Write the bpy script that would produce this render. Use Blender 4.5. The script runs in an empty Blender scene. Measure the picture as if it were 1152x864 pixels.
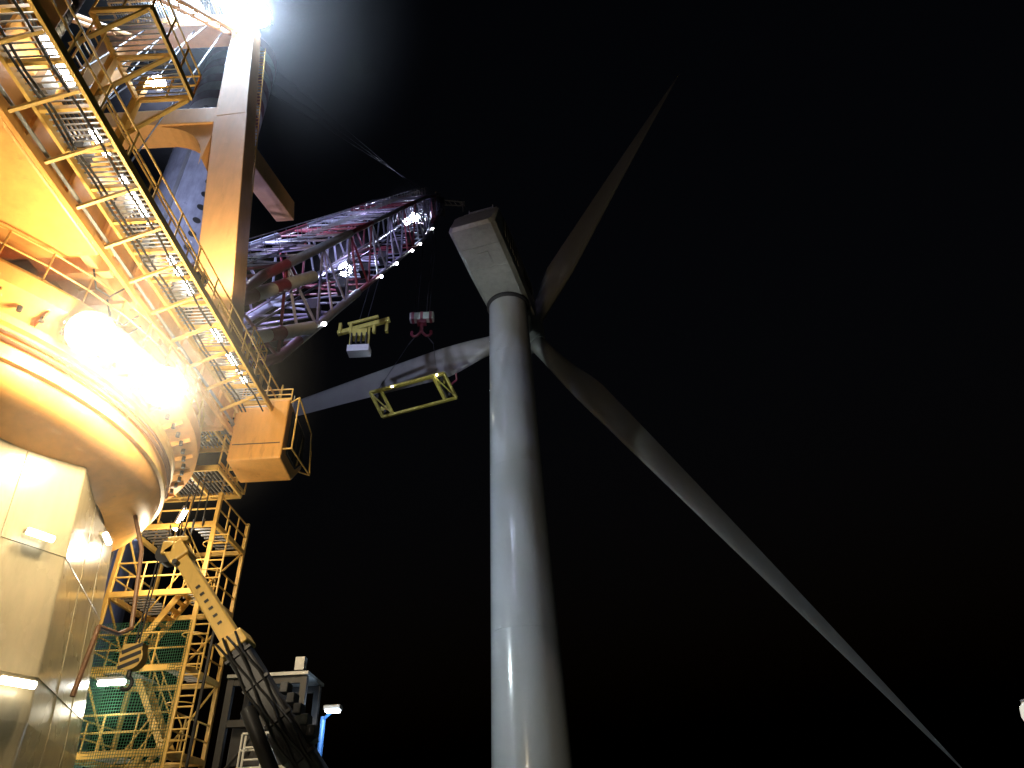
import bpy, math, random
from mathutils import Vector, Matrix
random.seed(7)
V=Vector
scene=bpy.context.scene
scene.view_settings.view_transform='Standard'; scene.view_settings.look='None'; scene.view_settings.exposure=0

# ------------------------------------------------------------ materials
def new_mat(n):
    m=bpy.data.materials.new(n); m.use_nodes=True
    return m,m.node_tree,m.node_tree.nodes['Principled BSDF']
def paint(n,col,rough=.45,metal=0.,var=.18,scale=1.2,streak=True,bump=.04,rust=0.,coat=0.):
    m,nt,b=new_mat(n); N=nt.nodes; L=nt.links
    tc=N.new('ShaderNodeTexCoord')
    mp=N.new('ShaderNodeMapping'); mp.inputs['Scale'].default_value=(1,1,.18 if streak else 1)
    L.new(tc.outputs['Object'],mp.inputs['Vector'])
    n1=N.new('ShaderNodeTexNoise'); n1.inputs['Scale'].default_value=scale*3; n1.inputs['Detail'].default_value=8; n1.inputs['Roughness'].default_value=.65
    L.new(mp.outputs[0],n1.inputs['Vector'])
    n2=N.new('ShaderNodeTexNoise'); n2.inputs['Scale'].default_value=scale*.5; n2.inputs['Detail'].default_value=5
    L.new(tc.outputs['Object'],n2.inputs['Vector'])
    r=N.new('ShaderNodeValToRGB'); r.color_ramp.elements[0].position=.3; r.color_ramp.elements[1].position=.62
    c0=[c*(1-var*2.2) for c in col]; r.color_ramp.elements[0].color=(*c0,1); r.color_ramp.elements[1].color=(*col,1)
    mx=N.new('ShaderNodeMath'); mx.operation='ADD'
    mm=N.new('ShaderNodeMath'); mm.operation='MULTIPLY'; mm.inputs[1].default_value=.5
    L.new(n1.outputs['Fac'],mx.inputs[0]); L.new(n2.outputs['Fac'],mx.inputs[1]); L.new(mx.outputs[0],mm.inputs[0]); L.new(mm.outputs[0],r.inputs['Fac'])
    last=r.outputs['Color']
    if rust>0:
        n3=N.new('ShaderNodeTexNoise'); n3.inputs['Scale'].default_value=2.3; n3.inputs['Detail'].default_value=10; n3.inputs['Roughness'].default_value=.7
        L.new(mp.outputs[0],n3.inputs['Vector'])
        rr=N.new('ShaderNodeValToRGB'); rr.color_ramp.elements[0].position=.60; rr.color_ramp.elements[1].position=.72
        rr.color_ramp.elements[0].color=(0,0,0,1); rr.color_ramp.elements[1].color=(rust,rust,rust,1)
        L.new(n3.outputs['Fac'],rr.inputs['Fac'])
        mi=N.new('ShaderNodeMixRGB'); mi.inputs[2].default_value=(.16,.07,.03,1)
        L.new(rr.outputs['Color'],mi.inputs[0]); L.new(last,mi.inputs[1]); last=mi.outputs[0]
    L.new(last,b.inputs['Base Color'])
    b.inputs['Metallic'].default_value=metal
    mr=N.new('ShaderNodeMapRange'); mr.inputs['To Min'].default_value=rough+.12; mr.inputs['To Max'].default_value=max(rough-.1,.05)
    L.new(n2.outputs['Fac'],mr.inputs['Value']); L.new(mr.outputs[0],b.inputs['Roughness'])
    if coat: b.inputs['Coat Weight'].default_value=coat; b.inputs['Coat Roughness'].default_value=.12
    bp=N.new('ShaderNodeBump'); bp.inputs['Strength'].default_value=bump; bp.inputs['Distance'].default_value=.05
    L.new(n1.outputs['Fac'],bp.inputs['Height']); L.new(bp.outputs[0],b.inputs['Normal'])
    return m
def emit(n,col,s,samp=True):
    m,nt,b=new_mat(n)
    b.inputs['Base Color'].default_value=(*col,1)
    b.inputs['Emission Color'].default_value=(*col,1); b.inputs['Emission Strength'].default_value=s
    return m
def glass(n):
    m,nt,b=new_mat(n)
    b.inputs['Base Color'].default_value=(.03,.04,.045,1); b.inputs['Roughness'].default_value=.06; b.inputs['Specular IOR Level'].default_value=.8
    return m
M=dict(
 orange=paint('orange_paint',(.80,.41,.11),.42,rust=.5,var=.14),
 orange_cool_lit=paint('orange_paint_cool_lit',(.78,.46,.20),.45,rust=.25,var=.12),  # same orange paint, with the cool lamp's beige cast put into the colour
 yellow=paint('yellow_paint',(.78,.50,.13),.45,rust=.5,var=.16),
 dimyellow=paint('tool_yellow_paint',(.62,.54,.12),.5,rust=.5,var=.2),
 cream=paint('cream_paint',(.56,.49,.33),.26,var=.14,bump=.02,rust=.25,coat=.4),
 white=paint('white_paint',(.72,.72,.70),.4,var=.12,rust=.3),
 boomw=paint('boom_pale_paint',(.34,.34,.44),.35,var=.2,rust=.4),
 red=paint('red_paint',(.26,.05,.08),.45,var=.15),
 grey=paint('galvanised_steel',(.36,.37,.38),.42,metal=.5,var=.2),
 dark=paint('dark_steel',(.05,.05,.055),.5,metal=.3,var=.2,rust=.4),
 brown=paint('brown_pipe',(.20,.10,.05),.5,var=.2),
 leg=paint('leg_steel',(.36,.38,.46),.3,metal=.25,var=.25,rust=.5),
 turbine=paint('turbine_paint',(.52,.56,.56),.22,var=.035,scale=.25,bump=.003,coat=.5),
 nacelle=paint('nacelle_gelcoat',(.44,.46,.43),.4,var=.2,scale=.7,bump=.02),
 blade=paint('blade_gelcoat',(.31,.31,.295),.4,var=.05,scale=.2,bump=.005,streak=False),
 black=paint('black_rubber',(.015,.015,.016),.5,var=.1),
 rope=paint('wire_rope',(.07,.07,.08),.5,metal=.4),
 green=paint('green_net',(.03,.13,.075),.8,var=.1),
 blue=paint('blue_paint',(.05,.16,.42),.4,var=.15),
 deck=paint('deck_coating',(.09,.13,.10),.55,var=.3,streak=False,rust=.6,bump=.15),
 hull=paint('hull_paint',(.04,.06,.12),.5,var=.2,rust=.4),
 glass=glass('window_glass'),
 e_warm=emit('lamp_warm',(1,.90,.66),180), e_cool=emit('lamp_cool',(.72,.84,1),180),
 e_tube=emit('tube_white',(1,.96,.88),30), e_wall=emit('bulkhead_tube_white',(1,.95,.82),8), e_small=emit('lamp_small',(.95,.97,1),30),
)
for k in('e_warm','e_cool','e_small'):
    try: M[k].cycles.emission_sampling='NONE'
    except Exception: pass
# ------------------------------------------------------------ geometry helpers
def root(name):
    e=bpy.data.objects.new(name,None); scene.collection.objects.link(e); e.empty_display_size=.5
    return e
class Part:
    def __init__(s,parent,name,mat,smooth=False):
        s.v=[];s.f=[];s.p=parent;s.n=name;s.m=mat;s.sm=smooth
    def add(s,vs,fs):
        o=len(s.v); s.v+= [tuple(x) for x in vs]; s.f+=[tuple(i+o for i in f) for f in fs]
    def box(s,c,size,rot=None):
        hx,hy,hz=[q/2 for q in size]; c=V(c)
        vs=[V((x,y,z)) for x in(-hx,hx) for y in(-hy,hy) for z in(-hz,hz)]
        if rot is not None: vs=[rot@q for q in vs]
        s.add([c+q for q in vs],[(0,1,3,2),(4,6,7,5),(0,4,5,1),(2,3,7,6),(0,2,6,4),(1,5,7,3)])
    def bb(s,x0,x1,y0,y1,z0,z1): s.box(((x0+x1)/2,(y0+y1)/2,(z0+z1)/2),(abs(x1-x0),abs(y1-y0),abs(z1-z0)))
    def tube(s,a,b,r,n=6,r2=None,cap=True):
        a=V(a);b=V(b); d=(b-a)
        if d.length<1e-5: return
        d.normalize(); x=d.orthogonal().normalized(); y=d.cross(x); r2=r if r2 is None else r2
        vs=[]
        for k in range(n):
            t=2*math.pi*k/n; o=x*math.cos(t)+y*math.sin(t)
            vs+=[a+o*r,b+o*r2]
        fs=[(2*k,2*((k+1)%n),2*((k+1)%n)+1,2*k+1) for k in range(n)]
        if cap: fs+=[tuple(2*k for k in range(n))[::-1],tuple(2*k+1 for k in range(n))]
        s.add(vs,fs)
    def path(s,pts,r,n=6):
        for a,b in zip(pts[:-1],pts[1:]): s.tube(a,b,r,n)
    def beam(s,a,b,w,h,up=(0,0,1),w2=None,h2=None):
        a=V(a);b=V(b);d=(b-a).normalized(); up=V(up); x=d.cross(up)
        if x.length<1e-3: x=d.orthogonal()
        x.normalize(); y=x.cross(d)
        w2=w2 or w; h2=h2 or h
        vs=[a+x*i*w/2+y*j*h/2 for i in(-1,1) for j in(-1,1)]+[b+x*i*w2/2+y*j*h2/2 for i in(-1,1) for j in(-1,1)]
        s.add(vs,[(0,1,3,2),(4,6,7,5),(0,4,5,1),(2,3,7,6),(0,2,6,4),(1,5,7,3)])
    def lathe(s,c,prof,n=64,phase=0):
        c=V(c); vs=[]
        for r,z in prof:
            for k in range(n):
                t=phase+2*math.pi*k/n; vs.append(c+V((r*math.cos(t),r*math.sin(t),z)))
        fs=[]
        for j in range(len(prof)-1):
            for k in range(n):
                fs.append((j*n+k,j*n+(k+1)%n,(j+1)*n+(k+1)%n,(j+1)*n+k))
        s.add(vs,fs)
    def done(s,bevel=0):
        me=bpy.data.meshes.new(s.n); me.from_pydata(s.v,[],s.f); me.update()
        if s.sm:
            me.polygons.foreach_set('use_smooth',[True]*len(me.polygons))
            try: me.set_sharp_from_angle(angle=math.radians(38))
            except Exception: pass
        o=bpy.data.objects.new(s.n,me); scene.collection.objects.link(o)
        me.materials.append(M[s.m] if isinstance(s.m,str) else s.m)
        if s.p is not None: o.parent=s.p
        if bevel:
            bm=o.modifiers.new('bevel','BEVEL'); bm.width=bevel; bm.segments=2; bm.limit_method='ANGLE'
        return o
def rail(P,pts,h=1.1,sp=1.4,r=.03):
    for a,b in zip(pts[:-1],pts[1:]):
        a=V(a);b=V(b);n=max(1,round((b-a).length/sp))
        for k in range(n+1):
            q=a.lerp(b,k/n); P.tube(q,q+V((0,0,h)),r)
        for hh in (h,h*.55,): P.tube(a+V((0,0,hh)),b+V((0,0,hh)),r)
        P.beam(a+V((0,0,.06)),b+V((0,0,.06)),.015,.12)
def walkway(P,G,a,b,side,w=1.2,grate=.14):
    a=V(a);b=V(b);side=V(side).normalized();n=int((b-a).length/grate)
    for q in (0,w): P.beam(a+side*q,b+side*q,.08,.2)
    for k in range(n+1):
        c=a.lerp(b,k/n); G.beam(c+V((0,0,.07)),c+side*w+V((0,0,.07)),.025,.04)
    m=max(1,int((b-a).length/1.0))
    for k in range(m+1):
        c=a.lerp(b,k/m); P.beam(c,c+side*w,.08,.14)
def ladder(P,a,b,w=.45,axis=(1,0,0),r=.025,sp=.3):
    a=V(a);b=V(b);ax=V(axis).normalized()*w/2
    P.tube(a-ax,b-ax,r);P.tube(a+ax,b+ax,r)
    n=int((b-a).length/sp)
    for k in range(1,n): c=a.lerp(b,k/n); P.tube(c-ax,c+ax,r*.8)
def stair(P,a,b,w=.7,axis=(1,0,0)):
    a=V(a);b=V(b);ax=V(axis).normalized()*w/2
    for s_ in(-1,1): P.beam(a+ax*s_,b+ax*s_,.05,.2)
    n=max(2,int(abs(b.z-a.z)/.22))
    for k in range(n+1):
        c=a.lerp(b,k/n); P.box(c,(w if abs(ax.x)>abs(ax.y) else .22, .22 if abs(ax.x)>abs(ax.y) else w,.03))
    for s_ in(-1,1):
        P.tube(a+ax*s_+V((0,0,1)),b+ax*s_+V((0,0,1)),.025)
        for t in(0,.33,.66,1): c=a.lerp(b,t)+ax*s_; P.tube(c,c+V((0,0,1)),.022)
def basis(d):
    d=V(d).normalized(); x=d.cross(V((0,0,1))); 
    if x.length<1e-3: x=V((1,0,0))
    x.normalize(); y=x.cross(d)
    return Matrix((x,d,y)).transposed()
def light(name,parent,pos,W,col,kind='POINT',target=None,angle=90,blend=.6,rad=.25):
    l=bpy.data.lights.new(name,kind); l.energy=W; l.color=col; l.shadow_soft_size=rad
    o=bpy.data.objects.new(name,l); scene.collection.objects.link(o); o.location=pos
    if kind=='SPOT':
        l.spot_size=math.radians(angle); l.spot_blend=blend
        o.rotation_euler=(V(target)-V(pos)).to_track_quat('-Z','Y').to_euler()
    if parent: o.parent=parent
    return o
def floodlight(pos,d,mat,cols=1,rows=1,s=.45,mount=None,name='flood_light',W=0,col=(1,1,1),off=.25,angle=165):
    e=root(name); Rm=basis(d); pos=V(pos); dn=V(d).normalized()
    H=Part(e,'housing','dark',True);E=Part(e,'lamp_face',mat,True);B=Part(e,'bracket','grey')
    for i in range(cols):
        for j in range(rows):
            o_=Rm@V(((i-(cols-1)/2)*s*1.12,0,(j-(rows-1)/2)*s*1.12)); c=pos+o_
            H.tube(c-dn*.30,c,s*.30,20,s*.5); H.tube(c-dn*.42,c-dn*.28,s*.2,12)
            E.tube(c-dn*.02,c+dn*.03,s*.46,20,s*.40)
            B.beam(c+Rm@V((-s*.53,-.05,0)),c+Rm@V((-s*.53,-.5,0)),.03,.05); B.beam(c+Rm@V((s*.53,-.05,0)),c+Rm@V((s*.53,-.5,0)),.03,.05)
    B.beam(pos+Rm@V((-cols*s*.6,-.5,0)),pos+Rm@V((cols*s*.6,-.5,0)),.06,.06)
    if mount is not None: B.tube(pos+Rm@V((0,-.5,0)),mount,.05)
    H.done();E.done();B.done()
    if W: light('bulb',e,pos+dn*off,W,col,'SPOT',pos+dn*5,angle,.4,rad=.3)
    return e

# ------------------------------------------------------------ camera
p=math.radians(35); rr=math.radians(3)
Fw=V((0,math.cos(p),math.sin(p)));U0=V((0,-math.sin(p),math.cos(p)));R0=V((1,0,0))
U=U0*math.cos(rr)+R0*math.sin(rr); R=R0*math.cos(rr)-U0*math.sin(rr)
cam=bpy.data.cameras.new('camera'); co=bpy.data.objects.new('camera',cam); scene.collection.objects.link(co)
cam.sensor_width=36; cam.lens=24; cam.clip_end=6000; cam.clip_start=.05
co.matrix_world=Matrix.Translation((0,0,1.7))@Matrix((R,U,-Fw)).transposed().to_4x4()
scene.camera=co

# ------------------------------------------------------------ world: night sky
w=bpy.data.worlds.new('World'); scene.world=w; w.use_nodes=True
nt=w.node_tree; bg=nt.nodes['Background']
sky=nt.nodes.new('ShaderNodeTexSky'); sky.sky_type='NISHITA'; sky.sun_disc=False
sky.sun_elevation=math.radians(-4); sky.sun_rotation=math.radians(200)
nt.links.new(sky.outputs[0],bg.inputs['Color']); bg.inputs['Strength'].default_value=.09

# ------------------------------------------------------------ sea & deck
def sea_mat():
    m,nt,b=new_mat('sea_water'); N=nt.nodes;L=nt.links
    b.inputs['Base Color'].default_value=(.008,.018,.024,1); b.inputs['Roughness'].default_value=.12
    tc=N.new('ShaderNodeTexCoord'); n=N.new('ShaderNodeTexNoise'); n.inputs['Scale'].default_value=.25; n.inputs['Detail'].default_value=8
    L.new(tc.outputs['Object'],n.inputs['Vector']); bp=N.new('ShaderNodeBump'); bp.inputs['Strength'].default_value=.8; bp.inputs['Distance'].default_value=1.2
    L.new(n.outputs['Fac'],bp.inputs['Height']); L.new(bp.outputs[0],b.inputs['Normal']); return m
s=Part(None,'sea',sea_mat()); s.add([(-3000,-3000,-20),(3000,-3000,-20),(3000,3000,-20),(-3000,3000,-20)],[(0,1,2,3)]); s.done()
dk=root('ship_deck')
s=Part(dk,'deck_plate','deck'); s.bb(-45,30,-40,46,-.3,0); s.done()
s=Part(dk,'hull','hull'); s.bb(-44.9,29.9,-39.9,45.9,-14,-.31); s.done()
s=Part(dk,'deck_rail','white'); rail(s,[(29.7,-39,0),(29.7,45.7,0),(-44.7,45.7,0)],1.1,2.5,.03); s.done()

# ------------------------------------------------------------ wind turbine
T=V((0,56,0)); yaw=.27; a=V((math.sin(yaw),math.cos(yaw),0)); sd=V((math.cos(yaw),-math.sin(yaw),0)); up=V((0,0,1))
hub=V((0,56,53.4))+a*7.8
wt=root('wind_turbine')
s=Part(wt,'tower','turbine',True)
def trad(z): return 3.09+(2.03-3.09)*(z+1)/(52.2) if z>-1 else 3.09
zs=[-5,2,16.5,31,44,51.2]
pr=[]
for i in range(5):
    z0,z1=zs[i],zs[i+1]
    pr+= [(trad(z0),z0+.03),(trad((z0+z1)/2),(z0+z1)/2),(trad(z1),z1-.03),(trad(z1)-.012,z1-.02),(trad(z1)-.012,z1+.02)]
s.lathe(T,pr,96); s.done()
s=Part(wt,'transition_piece','yellow',True); s.lathe(T,[(3.3,-40),(3.3,-5),(3.05,-4.9)],64); s.done()
s=Part(wt,'service_platform','yellow'); s.lathe(T,[(3.3,-6.2),(5,-6.2),(5,-6),(3.3,-6)],24)
for k in range(24):
    t=2*math.pi*k/24;t2=2*math.pi*(k+1)/24
    A=T+V((4.9*math.cos(t),4.9*math.sin(t),-6));B=T+V((4.9*math.cos(t2),4.9*math.sin(t2),-6)); rail(s,[A,B],1.1,3)
s.done()
s=Part(wt,'nacelle','nacelle',True)
def sect(b,hw,z0,z1,ch,db=0):
    pts=[(-hw+ch,z0),(hw-ch,z0),(hw,z0+ch),(hw,z1-ch),(hw-ch,z1),(-hw+ch,z1),(-hw,z1-ch),(-hw,z0+ch)]
    return [V((0,56,0))+a*(b+db*(z-z0)/(z1-z0))+sd*x+up*z for x,z in pts]
secs=[sect(-12.0,2.1,51.75,55.3,.35,1.9),sect(-11.7,2.35,51.45,55.7,.4,1.9),sect(-5,2.4,51.3,56.2,.4),sect(2.6,2.3,51.3,56.1,.45),sect(4.4,2.05,51.5,55.7,.8),sect(5.9,1.7,51.7,55.2,1.0)]
vs=sum(secs,[]);fs=[]
for j in range(5):
    for k in range(8): fs.append((j*8+k,j*8+(k+1)%8,(j+1)*8+(k+1)%8,(j+1)*8+k))
fs+=[tuple(range(8)),tuple(range(40,48))[::-1]]
s.add(vs,fs); s.done()
Rn=Matrix((sd,a,up)).transposed()
def nb(P,x,b,z,sx,sb,sz): P.box(V((0,56,0))+sd*x+a*b+up*z,(sx,sb,sz),Rn)
s=Part(wt,'nacelle_vents','black')
nb(s,2.41,-6.4,53.9,.08,4.8,2.5); nb(s,2.38,0.2,54.2,.1,3.,1.2); s.done()
s=Part(wt,'nacelle_panels','nacelle')
for k in range(6): nb(s,2.47,-8.4+k*.85,53.9,.07,.07,2.5)
for b in(-9.2,-6.2,-3.1,1.6): nb(s,0,b,51.33,4.0,.07,.06)
nb(s,0,-7.6,51.34,1.1,1.6,.1); nb(s,-1.2,-4.5,51.33,.5,.9,.1); nb(s,.9,-10.2,51.5,.9,.9,.1)
nb(s,0,-7.6,56.5,3.6,2.4,1.0)
s.done()
s=Part(wt,'yaw_ring','dark',True); s.lathe(T,[(2.06,50.9),(2.3,51.05),(2.3,51.4)],64); s.done()
s=Part(wt,'nacelle_mast','grey'); q=V((0,56,56))+a*-8.5
for x in(-1.3,1.3): s.tube(q+sd*x,q+sd*x+up*1.8,.06)
s.tube(q-sd*1.3+up*1.5,q+sd*1.3+up*1.5,.05); s.done()
s=Part(wt,'hub_spinner','nacelle',True)
n=32; prof=[(1.75,-1.9),(2.05,-1.2),(2.15,0),(1.95,1.2),(1.4,2.2),(.7,2.8),(.02,3.0)]
vs=[];fs=[]
for r_,b in prof:
    for k in range(n):
        t=2*math.pi*k/n; vs.append(hub+a*b+sd*r_*math.cos(t)+up*r_*math.sin(t))
for j in range(len(prof)-1):
    for k in range(n): fs.append((j*n+k,j*n+(k+1)%n,(j+1)*n+(k+1)%n,(j+1)*n+k))
fs.append(tuple(range(n))); s.add(vs,fs); s.done()
phi=.47
for bi,(dphi,Lb,pt) in enumerate([(.035,54.5,3),(0.012,56.8,26),(0,56.8,16)]):
    an=phi+dphi+bi*2*math.pi/3; rd=sd*math.sin(an)+up*math.cos(an); tg=sd*math.cos(an)-up*math.sin(an)
    s=Part(wt,'blade_%d'%(bi+1),'blade',True); NS=60; NP=24; vs=[];fs=[]
    for i in range(NS+1):
        t=i/NS; r_=1.2+t*(Lb-1.2)
        if t<.03: ch=2.0; th=2.0; blend=0
        elif t<.18: q=(t-.03)/.15; q=q*q*(3-2*q); ch=2.0+q*1.9; th=2.0-q*1.1; blend=q
        else: q=min((t-.18)/.82,1.0); ch=3.9*((1-q)**1.15*.90+.10*(1-q**6))+.05; th=.9*(1-q)**1.2+.03; blend=1
        tw=math.radians(pt*(.4+.6*(1-t)**1.6)+4)
        c=hub+rd*r_+a*(.05*r_+1.2*(t*t)) 
        cv=-tg*math.cos(tw)+a*math.sin(tw); nv=a*math.cos(tw)+tg*math.sin(tw)
        for k in range(NP):
            th_=2*math.pi*k/NP; x=math.cos(th_); y=math.sin(th_)
            u_=(x+1)/2
            yc=y*.5*(1-blend)+blend*(.5*y*(max(1-u_,0))**.55*1.25)
            xo=(x*.5*ch)+blend*ch*.12
            vs.append(c+cv*xo+nv*yc*th)
    for j in range(NS):
        for k in range(NP): fs.append((j*NP+k,j*NP+(k+1)%NP,(j+1)*NP+(k+1)%NP,(j+1)*NP+k))
    fs+=[tuple(range(NP)),tuple(range(NS*NP,NS*NP+NP))[::-1]]
    s.add(vs,fs); s.done()
    s=Part(wt,'blade_root_collar_%d'%(bi+1),'nacelle',True); s.tube(hub+rd*.8+a*.04,hub+rd*2.15+a*.1,1.15,28); s.done()

# ------------------------------------------------------------ crane pedestal
PC=V((-17.5,15.7,0))
pe=root('crane_pedestal')
s=Part(pe,'octagon_base','cream'); s.lathe(PC,[(7.1,0),(7.1,4.5),(6.4,10.6)],8,math.radians(-3)); s.done(.05)
s=Part(pe,'weld_seams','cream')
for z in(3.2,5.4,8.1):
    rs=7.1 if z<4.5 else 7.1-(z-4.5)/6.1*.7
    for k in range(8):
        t=math.radians(-3+45*k);t2=t+math.pi/4
        s.tube(PC+V((rs*math.cos(t),rs*math.sin(t),z)),PC+V((rs*math.cos(t2),rs*math.sin(t2),z)),.018,5)
for k in range(8):
    for q in(.36,.7):
        t=math.radians(-3+45*k);t2=t+math.pi/4
        f=lambda rs,z:PC+V((rs*math.cos(t),rs*math.sin(t),z)).lerp(V((rs*math.cos(t2),rs*math.sin(t2),z)),q)
        s.tube(f(7.1,0),f(7.1,4.5),.016,5); s.tube(f(7.1,4.5),f(6.4,10.6),.016,5)
s.done()
s=Part(pe,'flared_collar','orange',True); s.lathe(PC,[(6.0,10.3),(6.45,10.55),(6.75,10.68),(7.05,10.85),(7.2,11.1),(7.25,11.4),(7.25,12.1),(7.3,12.5),(7.9,12.75),(8.0,12.8),(8.0,13.25),(7.2,13.3),(6.6,13.3),(6.6,14.35)],128); s.done()
s=Part(pe,'collar_rims','yellow',True); s.lathe(PC,[(7.26,11.35),(7.36,11.38),(7.36,11.5),(7.26,11.53)],128); s.lathe(PC,[(7.28,12.2),(7.42,12.22),(7.42,12.4),(7.28,12.42)],128); s.done()
s=Part(pe,'flange_bolts','dark')
for k in range(96):
    t=2*math.pi*k/96; q=PC+V((7.65*math.cos(t),7.65*math.sin(t),12.6)); s.tube(q,q+V((0,0,-.14)),.06,6)
s.done()
s=Part(pe,'collar_ribs','orange')
for k in range(48):
    t=2*math.pi*k/48; d=V((math.cos(t),math.sin(t),0)); s.beam(PC+d*7.35+V((0,0,12.5)),PC+d*7.85+V((0,0,12.72)),.03,.25)
s.done()
s=Part(pe,'flange_handrail','yellow')
pts=[PC+V((7.9*math.cos(t),7.9*math.sin(t),13.27)) for t in [math.radians(x) for x in range(-110,71,7)]]
rail(s,pts,.95,1.0,.024); s.done()
s=Part(pe,'cable_pipes','brown')
for z,r_ in((11.85,.05),(12.02,.04)):
    pts=[PC+V((7.36*math.cos(t),7.36*math.sin(t),z)) for t in [math.radians(x) for x in range(-80,61,4)]]
    s.path(pts,r_)
s.path([(-11.55,18.6,10.9),(-11.0,18.7,9.6),(-10.4,18.2,7.2),(-10.35,17.6,6.9),(-10.3,16.6,6.8),(-10.3,16.4,5.2)],.06,8)
s.done()

# ------------------------------------------------------------ crane superstructure
cr=root('offshore_crane')
s=Part(cr,'machinery_house','orange'); s.bb(-25,-10,-4,11.7,14.4,17.2); s.bb(-25,-10.02,11.7,20.4,15.0,17.18); s.done(.06)
s=Part(cr,'house_under_girders','orange_cool_lit')
for y in(12.4,13.6,15.2,16.8,18.4,20.): s.bb(-24,-10.1,y-.12,y+.12,14.45,15.0)
for x in(-10.5,-11.8,-13.4,-22): s.bb(x-.12,x+.12,11.8,20.2,14.55,14.98)
s.done()
s=Part(cr,'house_panel_ribs','orange')
for k in range(17):
    y=-3.5+k*1.5; s.bb(-9.995,-9.9,y-.05,y+.05,14.5,17.1)
s.bb(-9.995,-9.85,-4,20.4,17.0,17.19); s.bb(-9.99,-9.88,-4,20.4,14.42,14.6); s.done()
s=Part(cr,'underside_seams','orange')
for x in(-12.6,-15.2,-17.8): s.bb(x-.03,x+.03,-4,11.6,14.37,14.41)
for y in(2.2,6.6): s.bb(-24,-10.1,y-.03,y+.03,14.365,14.405)
s.done()
G=Part(cr,'walkway_gratings','grey'); P=Part(cr,'walkway_frames','yellow'); RL=Part(cr,'handrails','yellow')
walkway(P,G,(-9.8,1,15.3),(-9.8,20.8,15.3),(1,0,0),1.2)
rail(RL,[(-8.6,1,15.35),(-8.6,20.8,15.35)],1.0,1.25,.028)
rail(RL,[(-10.1,10,17.2),(-10.1,20.2,17.2),(-14,20.2,17.2)],1.0,1.3,.028)
rail(RL,[(-10.7,-1,20.2),(-10.7,8.0,20.2),(-14,8.0,20.2)],1.1,1.0,.03)
walkway(P,G,(-10.6,8.8,20.6),(-10.6,11.4,20.6),(1,0,0),1.6)
rail(RL,[(-10.6,11.4,20.65),(-9.0,11.4,20.65),(-9.0,8.8,20.65),(-10.6,8.8,20.65)],1.1,.8,.03)
for y in(8.8,10.1,11.4): P.beam((-10.6,y,18.9),(-9.1,y,20.5),.1,.1)
P.beam((-10.65,11.4,17.2),(-10.65,11.4,21.7),.2,.2,(0,1,0)); P.beam((-10.65,10.1,17.2),(-10.65,10.1,20.6),.2,.2,(0,1,0))
for k in range(16):
    y=1.6+k*1.25; P.beam((-9.9,y,14.6),(-8.65,y,15.2),.07,.09)
walkway(P,G,(-12.8,20.7,15.6),(-9.9,20.7,15.6),(0,1,0),2.6)
rail(RL,[(-8.6,20.8,15.65),(-9.9,23.3,15.65),(-12.8,23.3,15.65)],1.1,1.,.03)
walkway(P,G,(-13.5,20.5,13.2),(-10.2,20.5,13.2),(0,1,0),2.2)
rail(RL,[(-10.1,20.3,13.25),(-10.1,22.7,13.25),(-13.4,22.7,13.25)],1.1,.8,.03)
ladder(RL,(-10.6,22.4,13.2),(-10.6,22.4,15.7)); stair(P,(-12.5,20.1,13.2),(-11.0,20.1,15.4),.7,(0,1,0))
ladder(RL,(-10.55,9.2,17.2),(-10.55,9.2,20.7),.45,(0,1,0)); ladder(RL,(-9.95,15.8,15.3),(-9.95,15.8,18.2),.45,(0,1,0))
for x,y in((-11.9,21.0),(-10.3,21.0),(-11.9,22.6),(-10.3,22.6)): P.beam((x,y,15.6),(x,y,19.0),.12,.12,(0,1,0))
rail(RL,[(-10.3,21.0,18.9),(-10.3,22.6,18.9),(-11.9,22.6,18.9)],1.0,.8,.028)
walkway(P,G,(-11.9,21.0,18.8),(-10.3,21.0,18.8),(0,1,0),1.6); ladder(RL,(-10.3,21.8,15.6),(-10.3,21.8,19.8),.45,(0,1,0))
G.done();P.done();RL.done()
s=Part(cr,'winch_house','orange_cool_lit'); s.bb(-22,-10.7,-2,8.4,17.22,20.2); s.bb(-23,-12.2,11,18.5,17.22,18.8); s.done(.05)
s=Part(cr,'winch_drums','dark',True)
for y,z in((13,20.4),(16.4,20.4)):
    s.tube((-21,y,z),(-13,y,z),1.2,28)
    for x in(-21.2,-13): s.tube((x-.1,y,z),(x+.1,y,z),1.65,28)
s.done()
s=Part(cr,'cable_reel','black',True)
for k in range(16): s.tube((-12.5,9.4,19.9+k*.3),(-12.45,9.4,20.06+k*.3),.5,20)
s.tube((-12.5,9.4,17.2),(-12.45,9.4,24.9),.34,16); s.done()
s=Part(cr,'pipes_and_trays','grey')
for i,(x,z) in enumerate(((-9.88,16.7),(-9.85,16.9),(-9.86,14.75))): s.tube((x,0,z),(x,20.4,z),.045)
for k in range(12):
    y=2+k*1.6+random.uniform(-.3,.3); s.box((-9.8,y,15.9+random.uniform(-.1,.3)),(.22,.4,.5))
for k in range(10):
    y=10.5+k; s.box((-10.6-random.random(),y,17.5),(.5,.5,random.uniform(.4,1.2)))
s.done()
s=Part(cr,'cable_bundles','black')
for x,z in((-9.5,15.15),(-9.35,15.12),(-8.8,15.14)):
    pts=[V((x+random.uniform(-.03,.03),1+k*.9,z-.06*(k%2)-random.uniform(0,.05))) for k in range(22)]; s.path(pts,.03,6)
for k in range(14):
    y=12+random.random()*8; x=-10.4-random.random()*2.4
    pts=[V((x,y,14.5)),V((x+.1,y+.2,14.1-random.random()*.3)),V((x+.3,y+.5,14.0)),V((x+.5,y+.7,14.5))]; s.path(pts,.025,6)
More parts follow.
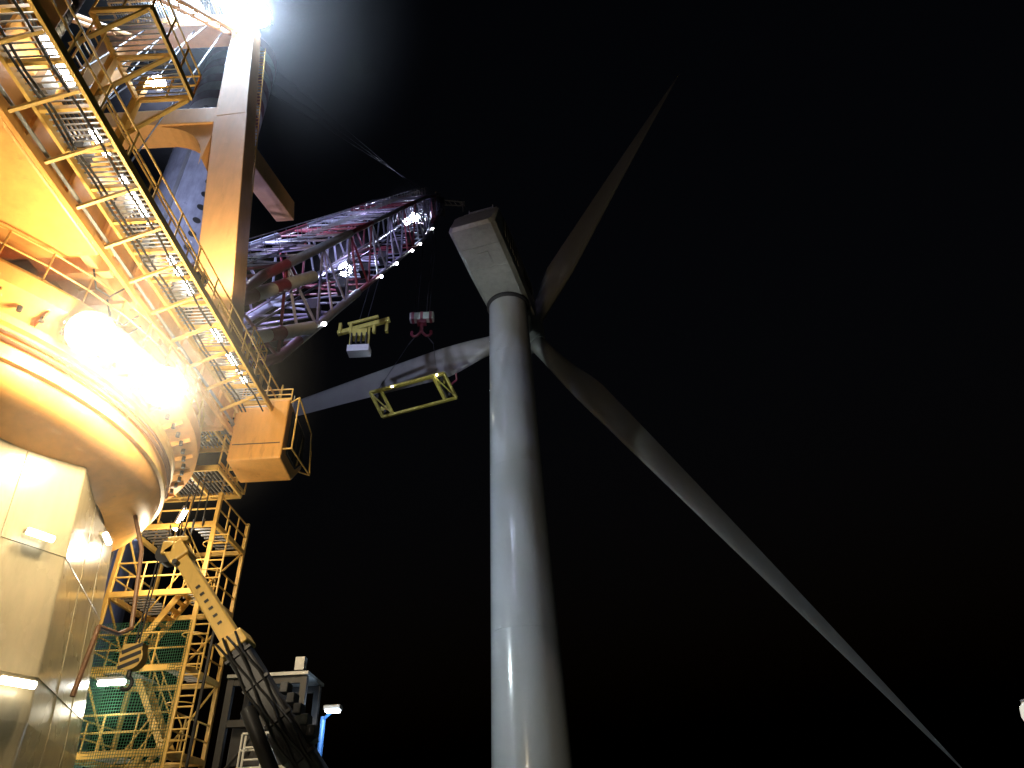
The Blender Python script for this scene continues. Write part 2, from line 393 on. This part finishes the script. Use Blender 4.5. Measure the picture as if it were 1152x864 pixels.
for k in range(4):
    pts=[]
    for j in range(13):
        t=j/12; pts.append(V((-10.4-.3*k,20.6+.2*k,13.2)).lerp(V((-11.2-.4*k,22.4,12.2)),t)-V((0,0,(1.0+.3*k)*math.sin(math.pi*t))))
    s.path(pts,.025,6)
s.done()
s=Part(cr,'house_doors','yellow')
for y in(5,13.2,19.2): s.bb(-9.97,-9.9,y-.4,y+.4,15.45,16.95)
s.done()
s=Part(cr,'louvre_panels','dark')
for y in(9.5,12.0,15.3):
    for k in range(5): s.bb(-9.96,-9.9,y-.7,y+.7,15.9+k*.16,15.96+k*.16)
s.done()
AF=Part(cr,'a_frame','orange_cool_lit')
def leg(sx):
    X=lambda x:-17.5+sx*(x+17.5)
    AF.beam((X(-11.0),20,17.2),(X(-13.05),20,32.2),1.5,1.35,(0,1,0),1.6,1.3)
    AF.beam((X(-13.05),20,32.2),(X(-14.05),20,41.2),1.55,1.3,(0,1,0),1.15,1.1)
    AF.beam((X(-13.5),20.7,32.2),(X(-13.3),27.8,34.9),1.1,1.25)
    pts=[]
    for k in range(9):
        t=k/8*math.pi/2; R_=2.6
        cx=-13.85-R_+R_*math.sin(t) ; cz=31.6-R_+R_*math.cos(t)
        pts.append((X(cx),cz))
    vs=[];n=len(pts)
    cor=(X(-13.6),31.9)
    for y in(19.45,20.55):
        vs+=[V((x,y,z)) for x,z in pts]+[V((cor[0],y,cor[1]))]
    fs=[tuple(range(n+1)),tuple(range(n+1,2*n+2))[::-1]]+[(k,k+1,n+1+k+1,n+1+k) for k in range(n)]
    AF.add(vs,fs)
leg(1);leg(-1)
AF.beam((-21.3,20.003,32.25),(-13.7,20.003,32.25),1.3,1.25,(0,0,1))
AF.beam((-21.4,20,41.5),(-13.6,20,41.5),1.3,1.1)
AF.done(.08)
s=Part(cr,'a_frame_sheaves','dark',True)
for x in(-15.2,-16.2,-17.5,-18.8,-19.8): s.tube((x-.15,20,42.6),(x+.15,20,42.6),.9,24)
s.done()
s=Part(cr,'a_frame_head_platform','yellow'); g=Part(cr,'head_platform_grating','grey')
walkway(s,g,(-21,18,41.2),(-14.2,18,41.2),(0,1,0),1.2); rail(s,[(-14.2,19.3,41.2),(-14.2,17.9,41.2),(-21,17.9,41.2)],1.1,1.3,.04)
ladder(s,(-10.9,21.0,18),(-13.6,21.0,41.2),.5,(1,0,0),.03); s.done(); g.done()
s=Part(cr,'backstay_lattice','orange_cool_lit')
for sx in(-14.6,-20.4):
    A=V((sx,20,41));B=V((sx,4,20.2))
    for o in(-.35,.35): s.tube(A+V((o,0,0)),B+V((o,0,0)),.13,8)
    for k in range(16): q=A.lerp(B,k/16);q2=A.lerp(B,(k+1)/16); s.tube(q+V((-.35,0,0)),q2+V((.35,0,0)),.05)
s.done()
s=Part(cr,'luffing_ropes','rope')
tip=V((-10,63,77.3)); foot=V((-15,20.3,17.0))
for k in range(6):
    x=-15.2-k*.85; s.tube((x,20,43.2),(x,14 if k%2 else 16.6,21.3),.035,5)
    if k%2: s.tube((x,20.6,43.3),tip+V((-.9+k*.35,-.4,.6)),.012,4)
s.done()
e=(tip-foot).normalized(); bx=V((1,0,0))-e*e.x; bx.normalize(); bn=bx.cross(e)
L=(tip-foot).length
def hw(t):
    w_=1.6+ (2.6-1.6)*min(1,t/.12) if t<.12 else 2.6
    d_=.5+(2.1-.5)*min(1,t/.12) if t<.12 else 2.1
    if t>.72: q=(t-.72)/.28; w_=2.6-q*1.2; d_=2.1-q*1.1
    return w_,d_
def bp_(t,i,j):
    w_,d_=hw(t); return foot+e*(L*t)+bx*(i*w_)+bn*(j*d_)
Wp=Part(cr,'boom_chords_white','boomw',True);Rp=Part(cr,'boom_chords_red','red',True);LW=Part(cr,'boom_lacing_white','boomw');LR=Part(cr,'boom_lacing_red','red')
NB=24
for k in range(NB):
    t0,t1=k/NB,(k+1)/NB; red=(k//2)%3==1
    C_=Rp if red else Wp; D_=LR if red else LW
    for i in(-1,1):
        for j in(-1,1):
            C_.tube(bp_(t0,i,j),bp_(t1,i,j),.27 if t0<.3 else .19,10)
    for i in(-1,1):
        D_.tube(bp_(t0,i,-1),bp_(t1,i,1) if k%2 else bp_(t0,i,1),.09); D_.tube(bp_(t0,i,-1 if k%2 else 1),bp_(t1,i,1 if k%2 else -1),.09)
    for j in(-1,1):
        D_.tube(bp_(t0,-1 if k%2 else 1,j),bp_(t1,1 if k%2 else -1,j),.09); D_.tube(bp_(t0,-1,j),bp_(t0,1,j),.08)
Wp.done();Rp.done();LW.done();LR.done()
s=Part(cr,'boom_tip_head','dark')
for i in(-1,1): s.beam(bp_(.93,i,1),tip+e*2.0+bx*i*1.1-bn*.2,.35,.9,bn); s.beam(bp_(.95,i,-1),tip+e*1.2+bx*i*1.1-bn*1.2,.3,.7,bn)
s.beam(tip+e*1.6-bx*1.5,tip+e*1.6+bx*1.7,.7,.8); s.tube(tip+e*.6-bn*1.2-bx*1.3,tip+e*.6-bn*1.2+bx*1.3,.75,20)
s.beam(tip+e*1.6+bx*1.5+bn*.5,tip+e*1.6+bx*1.5-bn*2.2,.3,.5)
s.done()
s=Part(cr,'boom_tip_jib','grey')
A=tip+e*1.6; B=tip+e*2.6+bx*4.2-bn*.6
for o in(-.4,.4): s.tube(A+bn*o,B+bn*o*.6,.1)
for k in range(6): s.tube(A.lerp(B,k/6)+bn*.4,A.lerp(B,(k+1)/6)-bn*.4,.06)
s.tube(B,B-V((0,0,1.6)),.1); s.box(B,(.5,.5,.5)); s.done()
s=Part(cr,'boom_walkway','grey')
for k in range(70):
    t=.12+k/70*.82; q=bp_(t,0,1)+bn*.15; s.beam(q-bx*.5,q+bx*.5,.06,.04)
for i in(-.5,.5):
    A=bp_(.12,0,1)+bn*.15+bx*i;B=bp_(.94,0,1)+bn*.15+bx*i; s.beam(A,B,.05,.12); s.tube(A+bn*1,B+bn*1*.9,.03)
    for k in range(30): q=A.lerp(B,k/30); s.tube(q,q+bn*1,.025)
s.done()
s=Part(cr,'boom_cable_runs','dark')
for o in(-.9,.9): s.tube(bp_(.05,0,-1)+bx*o+bn*.3,bp_(.95,0,-1)+bx*o*.6+bn*.3,.08)
for k in range(9):
    t=.15+k*.085; s.box(bp_(t,.7,-.7),(.7,.9,.8))
s.done()
s=Part(cr,'boom_stop_struts','white',True)
st_a=[((-12.3,21.0,21.0),(-11.2,28.5,30.0)),((-12.3,21.0,19.0),(-10.9,28.8,26.4))]
for A_,B_ in st_a: s.tube(A_,B_,.34,14)
s.tube((-18.6,20.6,23.5),(-19.6,29.8,32.0),.36,14)
s.done()
s=Part(cr,'strut_bands','red',True)
for A_,B_ in st_a:
    A_=V(A_);B_=V(B_)
    for t in(.2,.52): s.tube(A_.lerp(B_,t),A_.lerp(B_,t+.14),.35,14)
s.done()
s=Part(cr,'boom_foot_frame','yellow')
for x in(-17.2,-12.6): s.beam((x,20.3,17.2),(x,25.5,22.5),.4,.6); s.beam((x,25.5,22.5),(x,22.0,17.2),.3,.4)
for k in range(4): s.tube((-17.2,21.5+k*1.2,18.4+k*1.2),(-12.6,21.5+k*1.2,18.4+k*1.2),.1)
rail(s,[(-12.4,20.6,17.3),(-12.4,24.5,17.3)],1.1,.9,.03); s.done()

# ------------------------------------------------------------ crane cab
cb=root('crane_cab')
x0,x1=-9.85,-8.0
prof=[(20.2,13.3),(21.6,13.15),(22.4,14.0),(22.25,15.4),(20.2,15.7)]
s=Part(cb,'cab_body','orange')
vs=[V((x,y,z)) for x in(x0,x1) for y,z in prof]; s.add(vs,[(0,1,2,3,4),(9,8,7,6,5)]+[(k,5+k,5+(k+1)%5,(k+1)%5) for k in range(5)]); s.done(.05)
s=Part(cb,'cab_windows','glass')
s.add([V((x1+.012,y,z)) for y,z in((20.7,13.75),(21.65,13.7),(22.2,14.2),(22.1,15.2),(20.7,15.35))],[(0,1,2,3,4)])
s.add([V((x,22.44-(z-14.1)*.107,z)) for x,z in((x0+.15,14.15),(x1-.15,14.15),(x1-.15,15.3),(x0+.15,15.3))],[(0,1,2,3)])
s.add([V((x,y,z)) for x,y,z in((x0+.2,21.7,13.235),(x1-.2,21.7,13.235),(x1-.2,22.34,13.91),(x0+.2,22.34,13.91))],[(0,1,2,3)])
s.done()
s=Part(cb,'window_frames','dark')
pp=[V((x1+.02,y,z)) for y,z in((20.65,13.7),(21.68,13.65),(22.25,14.18),(22.15,15.25),(20.65,15.4))]
s.path(pp+[pp[0]],.035); s.tube((x1+.02,21.4,13.7),(x1+.02,21.4,15.3),.03)
s.done()
s=Part(cb,'cab_panel_lines','dark'); s.beam((x0+.1,20.19,13.9),(x1-.1,20.19,13.9),.015,.03); s.done()
s=Part(cb,'cab_guard_rails','yellow')
g4=[V((x1+.3,20.3,13.7)),V((x1+.3,22.5,13.8)),V((x1+.15,22.5,15.6)),V((x1+.3,20.3,15.8))]
s.path(g4+[g4[0]],.03,6); s.tube((x1,20.3,13.7),g4[0],.03); s.tube((x1,22.2,13.8),g4[1],.03); s.tube((x1,20.3,15.6),g4[3],.03)
rail(s,[(x0,20.3,15.7),(x1,20.3,15.7)],.5,.8,.025); s.done()
s=Part(cb,'roof_fittings','white'); s.box((-9.2,21,15.75),(.8,.6,.3)); s.tube((-8.4,21.6,15.5),(-8.4,21.6,16.8),.02); s.done()

# ------------------------------------------------------------ jack-up leg
jl=root('jack_up_leg'); LC=V((-27.3,40,0))
s=Part(jl,'leg_shell','leg',True); s.lathe(LC,[(3.3,-60),(3.3,61)],72); s.done()
for nm,mt,par in(('leg_top_white','white',0),('leg_top_red','red',1)):
    s=Part(jl,nm,mt,True)
    for k in range(par,10,2):
        s.lathe(LC,[(3.3,61+k*1.4),(3.3,62.4+k*1.4)],72)
    s.done()
s=Part(jl,'leg_top_cap','dark'); s.lathe(LC,[(3.3,75),(0.05,75.05)],72); s.done()
s=Part(jl,'pin_holes','black')
for k in range(40):
    for t in(-50,40,130,220):
        tt_=math.radians(t); d=V((math.cos(tt_),math.sin(tt_),0)); q=LC+V((0,0,-2+k*1.6)); s.tube(q+d*3.2,q+d*3.31,.32,16)
s.done()
s=Part(jl,'rack_strips','grey')
for t in(-90,-20,90,180):
    tt_=math.radians(t); d=V((math.cos(tt_),math.sin(tt_),0)); s.beam(LC+d*3.36+V((0,0,-20)),LC+d*3.36+V((0,0,61)),.3,.14,d)
s.done()

# ------------------------------------------------------------ main hook block + lifting yoke
hb=root('crane_hook_block'); hx,hy=-10.7,64.2
s=Part(hb,'hoist_ropes','rope')
for o in(-.9,-.55,.55,.9): s.tube((hx+o,hy,58),(hx+.6+o*1.2,hy-.2,77.0),.05,5)
s.done()
s=Part(hb,'block_body','white'); s.box((hx,hy,57.4),(3.0,.9,1.1)); s.done(.1)
s=Part(hb,'block_stripes','red')
for o in(-1.1,0,1.1): s.box((hx+o,hy,57.4),(.35,.93,1.13))
s.box((hx,hy,56.6),(1.1,.7,.6)); s.done()
s=Part(hb,'hook','red',True)
s.tube((hx,hy,56.4),(hx,hy,55.6),.22,10)
for sg in(-1,1):
    pts=[V((hx+sg*x,hy,z)) for x,z in((0,55.6),(.15,55.0),(.55,54.5),(.95,54.45),(1.2,54.8),(1.15,55.2))]
    s.path(pts,.17,10)
s.done()
s=Part(hb,'slings','rope'); s.tube((hx-.6,hy,54.6),(hx-1.5,hy,53.2),.07); s.tube((hx+.6,hy,54.6),(hx+1.5,hy,53.2),.07); s.done()

yk=root('blade_lifting_yoke')
O=V((-16.05,63.2,45.8));A=V((8.45,-1.07,1.39));B=V((1.28,1.6,-2.35));Cc=V((-.35,1.9,1.25))
s=Part(yk,'yoke_frame','dimyellow')
P8=lambda i,j,k:O+A*i+B*j+Cc*k
for j in(0,1):
    for k in(0,1): s.beam(P8(0,j,k),P8(1,j,k),.28,.28)
for i in(0,.14,.86,1):
    for k in(0,1): s.beam(P8(i,0,k),P8(i,1,k),.24,.24)
    for j in(0,1): s.beam(P8(i,j,0),P8(i,j,1),.2,.2)
for n_ in range(5):
    for j in(0,1):
        s.tube(P8(.0+n_*.2,j,0),P8(.1+n_*.2,j,1),.08); s.tube(P8(.1+n_*.2,j,1),P8(.2+n_*.2,j,0),.08)
for i0,i1 in((0,.14),(.86,1)):
    s.tube(P8(i0,0,0),P8(i1,1,0),.08); s.tube(P8(i0,1,1),P8(i1,0,1),.08)
s.done()
s=Part(yk,'gripper_arms','dark')
for i in(.07,.93):
    s.beam(P8(i,.1,.5),P8(i,.9,.5),.5,.5); s.beam(P8(i,.2,.3),P8(i,.2,-.5),.2,.3); s.beam(P8(i,.8,.3),P8(i,.8,-.5),.2,.3)
s.done()
s=Part(yk,'power_pack','dimyellow'); s.box(P8(.93,.3,.6),(.8,.8,.8)); s.box(P8(.06,.75,.5),(.7,.8,.7)); s.done(.05)
s=Part(yk,'end_ties','red'); s.tube(P8(1,.5,.5),P8(1.12,.35,.3),.12); s.tube(P8(1.12,.35,.3),P8(1.15,.1,.3),.12); s.done()
s=Part(yk,'yoke_slings','rope')
for i,o in((.09,-1.5),(.91,1.5)): s.tube(P8(i,0,.5),(hx+o,hy,53.2),.03,4)
s.done()
s=Part(yk,'work_lamps','e_small'); s.box(P8(.3,0,-.12),(.16,.16,.12)); s.box(P8(.9,0,-.12),(.16,.16,.12)); s.done()
light('yoke_lamp_bulb',yk,P8(.5,.5,-2.2),110,(1,.95,.75),rad=.2)
sp=root('spreader_tool')
s=Part(sp,'spreader_beam','dimyellow'); s.beam((-17.6,53.9,46.9),(-12.2,53.3,47.9),.4,.5); s.beam((-16.6,53.7,47.9),(-13.4,53.4,48.5),.25,.3)
for x in(-17.3,-16.2,-13.8,-12.5): s.box((x,53.6,47.2),(.3,.45,1.4))
for x in(-16.1,-14.3): s.beam((x,53.6,47.2),(x,53.7,44.9),.22,.3,(0,1,0))
s.box((-15.2,53.7,46.4),(1.6,1.0,.9)); s.done(.04)
s=Part(sp,'tool_body','white'); s.box((-15.2,53.9,44.5),(2.2,1.2,.8)); s.done(.05)
s=Part(sp,'tool_ribs','dark')
for k in range(4): s.box((-15.9+k*.5,53.2,45.5),(.12,.4,1.3))
s.done()
s=Part(sp,'tool_ropes','rope')
for x in(-15.4,-14.6): s.tube((x,53.6,48.4),(x+2.2,53.8,64.5),.035,5)
s.done()

# ------------------------------------------------------------ stair tower
st=root('stair_tower')
X0,X1,Y0,Y1=-13.9,-10.8,22.4,25.2
s=Part(st,'tower_frame','yellow')
for x in(X0,X1):
    for y in(Y0,Y1): s.beam((x,y,0),(x,y,13.2),.13,.13,(0,1,0))
lv=[2.4,4.8,7.2,9.6,12.0]
for z in lv:
    for y in(Y0,Y1): s.beam((X0,y,z),(X1,y,z),.12,.16)
    for x in(X0,X1): s.beam((x,Y0,z),(x,Y1,z),.12,.16)
for i,z in enumerate(lv[:-1]):
    s.tube((X1,Y0,z),(X1,Y1,z+2.4),.04); s.tube((X0,Y0,z+2.4),(X0,Y1,z),.04)
s.done()
s=Part(st,'landings','grey')
for z in lv:
    for k in range(10): s.bb(X0+.1,X0+1.1,Y0+.1+k*.27,Y0+.2+k*.27,z+.1,z+.14)
    for k in range(10): s.bb(X1-1.0,X1-.1,Y0+.1+k*.27,Y0+.2+k*.27,z+.1,z+.14)
s.done()
s=Part(st,'stair_flights','yellow')
for i in range(5):
    z=0 if i==0 else lv[i-1]; z1=lv[i]; y=Y0+.7 if i%2 else Y1-.7
    if i%2: stair(s,(X0+.8,y,z+.1),(X1-.8,y,z1+.1),.7,(0,1,0))
    else: stair(s,(X1-.8,y,z+.1),(X0+.8,y,z1+.1),.7,(0,1,0))
s.done()
s=Part(st,'handrails','yellow')
for z in lv: rail(s,[(X1,Y1,z),(X1,Y0,z),(X0,Y0,z),(X0,Y1,z)],1.1,1.1,.03)
s.done()
s=Part(st,'safety_net','green')
def netp(u,z):
    return V((X0+(X1-X0)*u,Y0-.10-.12*math.sin(u*7+z*.8)*math.sin(u*math.pi),z))
n=40
for k in range(n):
    for j in range(8):
        z0=.2+j*1.05; s.tube(netp(k/(n-1),z0),netp(k/(n-1),z0+1.05),.009,3,cap=False)
for k in range(100):
    z=.2+k*.085
    for j in range(6): s.tube(netp(j/6,z),netp((j+1)/6,z),.009,3,cap=False)
s.done()
s=Part(st,'access_ladder','yellow'); ladder(s,(-10.4,22.2,2),(-10.4,22.2,11.8),.5,(1,0,0),.03)
for z in range(4,12): 
    pts=[V((-10.4+.38*math.cos(t),21.9-.38*math.sin(t),z)) for t in [math.radians(q) for q in range(-20,201,20)]]; s.path(pts,.018,4)
s.done()
s=Part(st,'downpipes','dark'); s.tube((-14.0,22.1,0),(-14.0,22.1,11),.07,8); s.tube((-10.15,22.6,0),(-10.15,22.6,8.5),.05,8); s.done()

# ------------------------------------------------------------ knuckle-boom deck crane
kc=root('deck_crane')
pv=V((-2.75,12.5,2.05)); hd=V((-6.62,12.5,6.9)); d=(hd-pv).normalized(); Lk=(hd-pv).length
s=Part(kc,'column','yellow',True); s.lathe((-2.6,12.5,0),[(.75,0),(.75,.15),(.5,.2),(.42,1.6),(.5,1.65),(.5,2.0),(.05,2.02)],28); s.done()
s=Part(kc,'outer_boom','dark'); s.beam(pv,pv+d*Lk*.62,.40,.44,(0,1,0)); s.done(.04)
s=Part(kc,'inner_boom','yellow'); s.beam(pv+d*Lk*.58,pv+d*Lk*.97,.33,.38,(0,1,0),.26,.29); s.beam(pv+d*Lk*.60,pv+d*Lk*.645,.50,.54,(0,1,0)); s.done(.03)
nr=V((0,0,1)); nr=(nr-d*nr.dot(d)).normalized()
s=Part(kc,'boom_head','yellow')
s.beam(hd-d*.25,hd+d*.10,.38,.46,(0,1,0)); s.box(hd+V((-.12,0,.02)),(.24,.46,.26)); s.box(hd+V((.02,-.1,.2)),(.4,.2,.1)); s.done(.03)
s=Part(kc,'boom_sheave','dark',True); s.tube(hd+V((-.18,-.13,-.05)),hd+V((-.18,.13,-.05)),.2,20); s.tube(hd+V((.12,-.3,-.3)),hd+V((.12,.3,-.3)),.05,8); s.done()
s=Part(kc,'luffing_cylinder','dark',True); A=V((-2.9,12.25,1.0)); s.tube(A,pv+d*Lk*.45-nr*.35,.12,14); s.done()
s=Part(kc,'hydraulic_hoses','black')
for o in(-.17,-.08,.03,.13):
    pts=[]
    for k in range(18):
        t=.04+k/17*.6; pts.append(pv+d*Lk*t+V((0,-.26,0))+nr*(o+.03*math.sin(k*1.3+o*30))+V((0,-.05-.05*math.sin(k*.9+o*9),0)))
    s.path(pts,.022,6)
s.done()
s=Part(kc,'hose_clamps','dark')
for t in(.12,.24,.36,.48,.58): s.beam(pv+d*Lk*t-nr*.24+V((0,-.24,0)),pv+d*Lk*t+nr*.24+V((0,-.24,0)),.06,.05)
s.beam(pv+d*Lk*.30-nr*.3,pv+d*Lk*.30+nr*.3,.50,.3,(0,1,0)); s.done()
s=Part(kc,'valve_block','dark')
for k in range(5): s.box(pv+d*Lk*(.28+.035*k)+nr*.33+V((0,-.1,0)),(.13,.3,.16))
s.done(.01)
s=Part(kc,'boom_decal','black'); 
for k in range(6): s.beam(pv+d*Lk*(.70+.028*k)+V((0,-.183,0))-nr*.04,pv+d*Lk*(.70+.028*k)+V((0,-.183,0))+nr*.04,.05,.008,(0,1,0))
s.done()
s=Part(kc,'hoist_rope','rope'); s.tube(hd+V((-.37,0,-.05)),hd+V((-.37,0,-1.75)),.014,5); s.tube(hd+V((-.31,0,-.05)),hd+V((-.31,0,-1.75)),.014,5); s.done()
hk=hd+V((-.34,0,-1.95))
s=Part(kc,'hook_block_yellow','yellow',True); s.tube(hk+V((0,-.1,0)),hk+V((0,.1,0)),.21,20); s.box(hk+V((0,0,.08)),(.34,.21,.3)); s.done()
s=Part(kc,'hook_block_stripes','black')
for k in(-1,0,1): s.beam(hk+V((-.17,-.115,k*.13-.05)),hk+V((.17,-.115,k*.13+.08)),.02,.06,(0,0,1))
s.tube(hk+V((0,0,-.2)),hk+V((0,0,-.32)),.04,8)
s.path([hk+V((.09*math.sin(t),0,-.42+.1*math.cos(t))) for t in [math.radians(q) for q in range(0,260,20)]],.03,8); s.done()

# ------------------------------------------------------------ equipment rack, ladder, lamps
ef=root('equipment_rack')
s=Part(ef,'posts','dark')
for x in(-9.5,-8.3,-7.15):
    for y in(23.2,24.8): s.beam((x,y,0),(x,y,6.9),.2,.2,(0,1,0))
for z in(2,4,5.6,6.8):
    for y in(23.2,24.8): s.beam((-9.5,y,z),(-7.15,y,z),.16,.2)
s.tube((-9.5,23.2,4),(-8.3,23.2,5.6),.06); s.tube((-7.15,23.2,4),(-8.3,23.2,5.6),.06); s.done()
s=Part(ef,'top_cap','grey'); s.bb(-9.6,-7.0,23.0,25.0,6.92,7.02); s.box((-7.3,23.1,7.25),(.3,.3,.4)); s.done()
s=Part(ef,'cabinets','dark'); s.box((-8.9,23.9,5.),(.9,.8,1.1)); s.box((-7.7,23.9,4.9),(.7,.8,.9)); s.done(.03)
ld=root('vertical_ladder'); s=Part(ld,'ladder_rails','white'); ladder(s,(-8.1,22.2,0),(-8.1,22.2,5.1),.55,(1,0,0),.035); rail(s,[(-8.6,22.5,4.2),(-7.2,22.5,4.2)],1.0,.7,.03); s.done()
dl=root('deck_lamp')
s=Part(dl,'pole','blue',True); s.tube((-6.78,24.5,0),(-6.78,24.5,5.9),.09,12); s.tube((-6.78,24.5,5.8),(-6.4,24.1,6.0),.05,8); s.done()
s=Part(dl,'lamp_head','grey'); s.box((-6.35,24.0,6.06),(.55,.4,.14)); s.done(.03)
s=Part(dl,'lamp_lens','e_small'); s.box((-6.35,23.98,5.96),(.42,.3,.06)); s.done()
gl=root('navigation_lamp')
s=Part(gl,'pole','white',True); s.tube((18.6,28.1,0),(18.6,28.1,4.8),.07,10); s.tube((18.6,28.1,4.75),(18.6,28.1,4.9),.3,20); s.tube((18.6,28.1,5.75),(18.6,28.1,5.85),.3,20); s.done()
s=Part(gl,'globe',emit('lamp_globe',(1,.95,.8),.6),True); s.lathe((18.6,28.1,0),[(.28,4.9),(.42,5.05),(.48,5.3),(.42,5.6),(.28,5.75)],28); s.done()

# ------------------------------------------------------------ luminaires
def tube_lamp(pos,Lh=1.2,d=(0,1,0),off=(.06,0,-.12),mat='e_tube',hm='grey'):
    e_=root('fluorescent_lamp'); pos=V(pos); d=V(d).normalized(); off=V(off)
    s=Part(e_,'housing',hm); s.beam(pos-d*Lh*.52,pos+d*Lh*.52,.14,.08); s.done()
    s=Part(e_,'tube',mat,True); s.tube(pos-d*Lh*.5+off,pos+d*Lh*.5+off,.08,10); s.done()
for q,Lh in(((-9.62,7.9,16.6),1.1),((-9.72,9.9,16.5),.7),((-9.72,11.7,16.55),1.5),((-9.72,14.5,16.5),1.5),((-9.72,17.2,16.5),.7),((-9.72,18.7,16.5),.9),((-9.72,19.7,16.5),.5),((-9.62,5.3,16.6),1.)): tube_lamp(q,Lh)
for q,dd in(((-12.2,22.5,12.4),(.3,0,1)),((-12.9,22.2,6.9),(1,0,0)),((-13.4,22.2,4.4),(1,0,0))): tube_lamp(q,.8,dd)
fd=(math.sin(math.radians(25.5)),math.cos(math.radians(25.5)),0)
tube_lamp((-11.08,14.55,8.35),.6,fd,(.1,-.06,-.04),'e_wall','cream'); tube_lamp((-10.55,14.75,5.2),.7,fd,(.1,-.06,-.04),'e_wall','cream'); tube_lamp((-11.6,17.7,9.6),.6,(-.33,.94,0),(.12,0,-.04),'e_wall','cream')
WARM=(1,.79,.48); COOL=(.58,.75,1)
flA=V((-10.0,12.4,12.5)); flB=V((-9.3,14.7,12.5))
floodlight(flA,V((9,-8,-9.5)),'e_warm',1,1,1.1,PC+V((7.95*.92,-7.95*.40,13.0)))
floodlight(flB,V((9,-11,-9.5)),'e_warm',1,1,1.1,PC+V((7.95,-.5,13.0)))
for nm,q in(('flood_bulb_a',flA),('flood_bulb_b',flB)): light(nm,None,q+V((.5,-.45,-.5)),1450,WARM,rad=.35)
tA=V((-13.9,18.9,41.9)); tB=V((-17.5,18.6,42.2))
floodlight(tA,V((9,-10,-20)),'e_cool',2,1,1.4,(-13.9,20,41.5),W=14000,col=COOL,angle=175); floodlight(tB,V((9,-10,-20)),'e_cool',2,1,1.2,(-17.3,20,41.7),W=8000,col=COOL,angle=175)
floodlight((-10.6,11.8,22.2),V((10,-12,-14)),'e_warm',1,1,.5,(-10.7,11.5,21.6),W=500,col=WARM)
floodlight((-10.3,16.5,18.3),V((-1,4.5,14)),'e_warm',1,1,.5,(-10.4,16.2,17.4),W=6000,col=(1,.72,.42),angle=90)
floodlight((-19.5,21.2,40.0),V((-8,19,-2)),'e_cool',1,1,.8,(-19.5,20.5,40.8),W=22000,col=(.6,.66,1),angle=120)
b1=V((-14.0,42.6,44.6)); b2=V((-11.0,57.6,68.2)); b3=V((-11.7,55.9,65.6))
for q,sz,W_ in((b1,1.3,1300),(b2,1.3,1300),(b3,1.0,400)):
    floodlight(q,V((3,-10,-12)),'e_cool',1,1,sz,q+V((0,1.2,1))); dq=V((2,-12,-9)).normalized()
    light('boom_lamp_bulb',None,q+dq*.6,W_,(.62,.58,1),'SPOT',q+dq*6,128,.3)
light('boom_walk_lamp_bulb',None,bp_(.5,0,0),500,(.6,.5,1),rad=.2); light('boom_root_lamp_bulb',None,bp_(.22,0,0),400,(.6,.5,1),rad=.2)
for t in(.22,.42,.5,.6,.66,.8): 
    q=bp_(t,1,-1); floodlight(q+V((.3,-.3,-.4)),V((3,-6,-12)),'e_small',1,1,.3,q)
tl=V((-23.0,37.6,20.0)); floodlight(tl,V((23,18.4,10)),'e_cool',3,2,.7,(-24.9,38.2,20.0))
light('turbine_flood_low',None,tl+V((.9,.7,.2)),8800,(.84,.96,1),'SPOT',(0,56,16),62,.7,rad=.5)
light('turbine_flood_high',None,tl+V((.9,.7,.8)),9500,(.85,.97,.97),'SPOT',(0,56,42),50,.7,rad=.5)
wl=V((-6.5,-2,6)); floodlight(wl,V((1.5,14.5,-2)),'e_warm',1,1,.5,(-6.5,-2.6,6.0)); s=Part(root('unseen_fill_post'),'post','grey'); s.tube((-6.5,-2.6,0),(-6.5,-2.6,6.2),.08,10); s.done()  # lamp and post added out of view to brighten the deck crane
light('deck_crane_fill',None,wl+V((0,.4,0)),6000,(1,.83,.56),'SPOT',(-5.6,12.5,5.8),22,.7,rad=.2)
light('stair_glow',None,(-12,21.6,10.8),300,(1,.85,.6),rad=.2)
light('stair_glow_low',None,(-12.6,21.7,6.0),100,(1,.9,.7),rad=.2)
light('deck_lamp_glow',None,(-6.3,23.7,5.6),90,(.6,.8,1),rad=.15)

# ------------------------------------------------------------ scatter volumes added to imitate the floodlights' glare halos
def lamp_halo(c,R_,dens):
    m=bpy.data.materials.new('lamp_halo_scatter'); m.use_nodes=True; nt=m.node_tree; N=nt.nodes; Lk_=nt.links; N.clear()
    o_=N.new('ShaderNodeOutputMaterial'); v=N.new('ShaderNodeVolumeScatter'); v.inputs['Anisotropy'].default_value=.2
    tc=N.new('ShaderNodeTexCoord'); ln=N.new('ShaderNodeVectorMath'); ln.operation='LENGTH'; Lk_.new(tc.outputs['Object'],ln.inputs[0])
    mr=N.new('ShaderNodeMapRange'); mr.inputs['From Min'].default_value=0; mr.inputs['From Max'].default_value=R_; mr.inputs['To Min'].default_value=1; mr.inputs['To Max'].default_value=0
    Lk_.new(ln.outputs['Value'],mr.inputs['Value'])
    pw=N.new('ShaderNodeMath'); pw.operation='POWER'; pw.inputs[1].default_value=2; Lk_.new(mr.outputs[0],pw.inputs[0])
    mu=N.new('ShaderNodeMath'); mu.operation='MULTIPLY'; mu.inputs[1].default_value=dens; Lk_.new(pw.outputs[0],mu.inputs[0])
    Lk_.new(mu.outputs[0],v.inputs['Density']); Lk_.new(v.outputs[0],o_.inputs['Volume'])
    s=Part(None,'lamp_halo_volume',m); pr=[(R_*math.sin(math.pi*k/16)+1e-3,-R_*math.cos(math.pi*k/16)) for k in range(17)]
    s.lathe((0,0,0),pr,32); o=s.done(); o.location=c
lamp_halo((-14.2,18.4,41.3),11.5,.022)
lamp_halo((-9.5,13.3,12.1),5.2,.060)
lamp_halo((-11.3,56.7,66.8),5,.03)
lamp_halo((-14.0,42.2,44.2),4,.03)
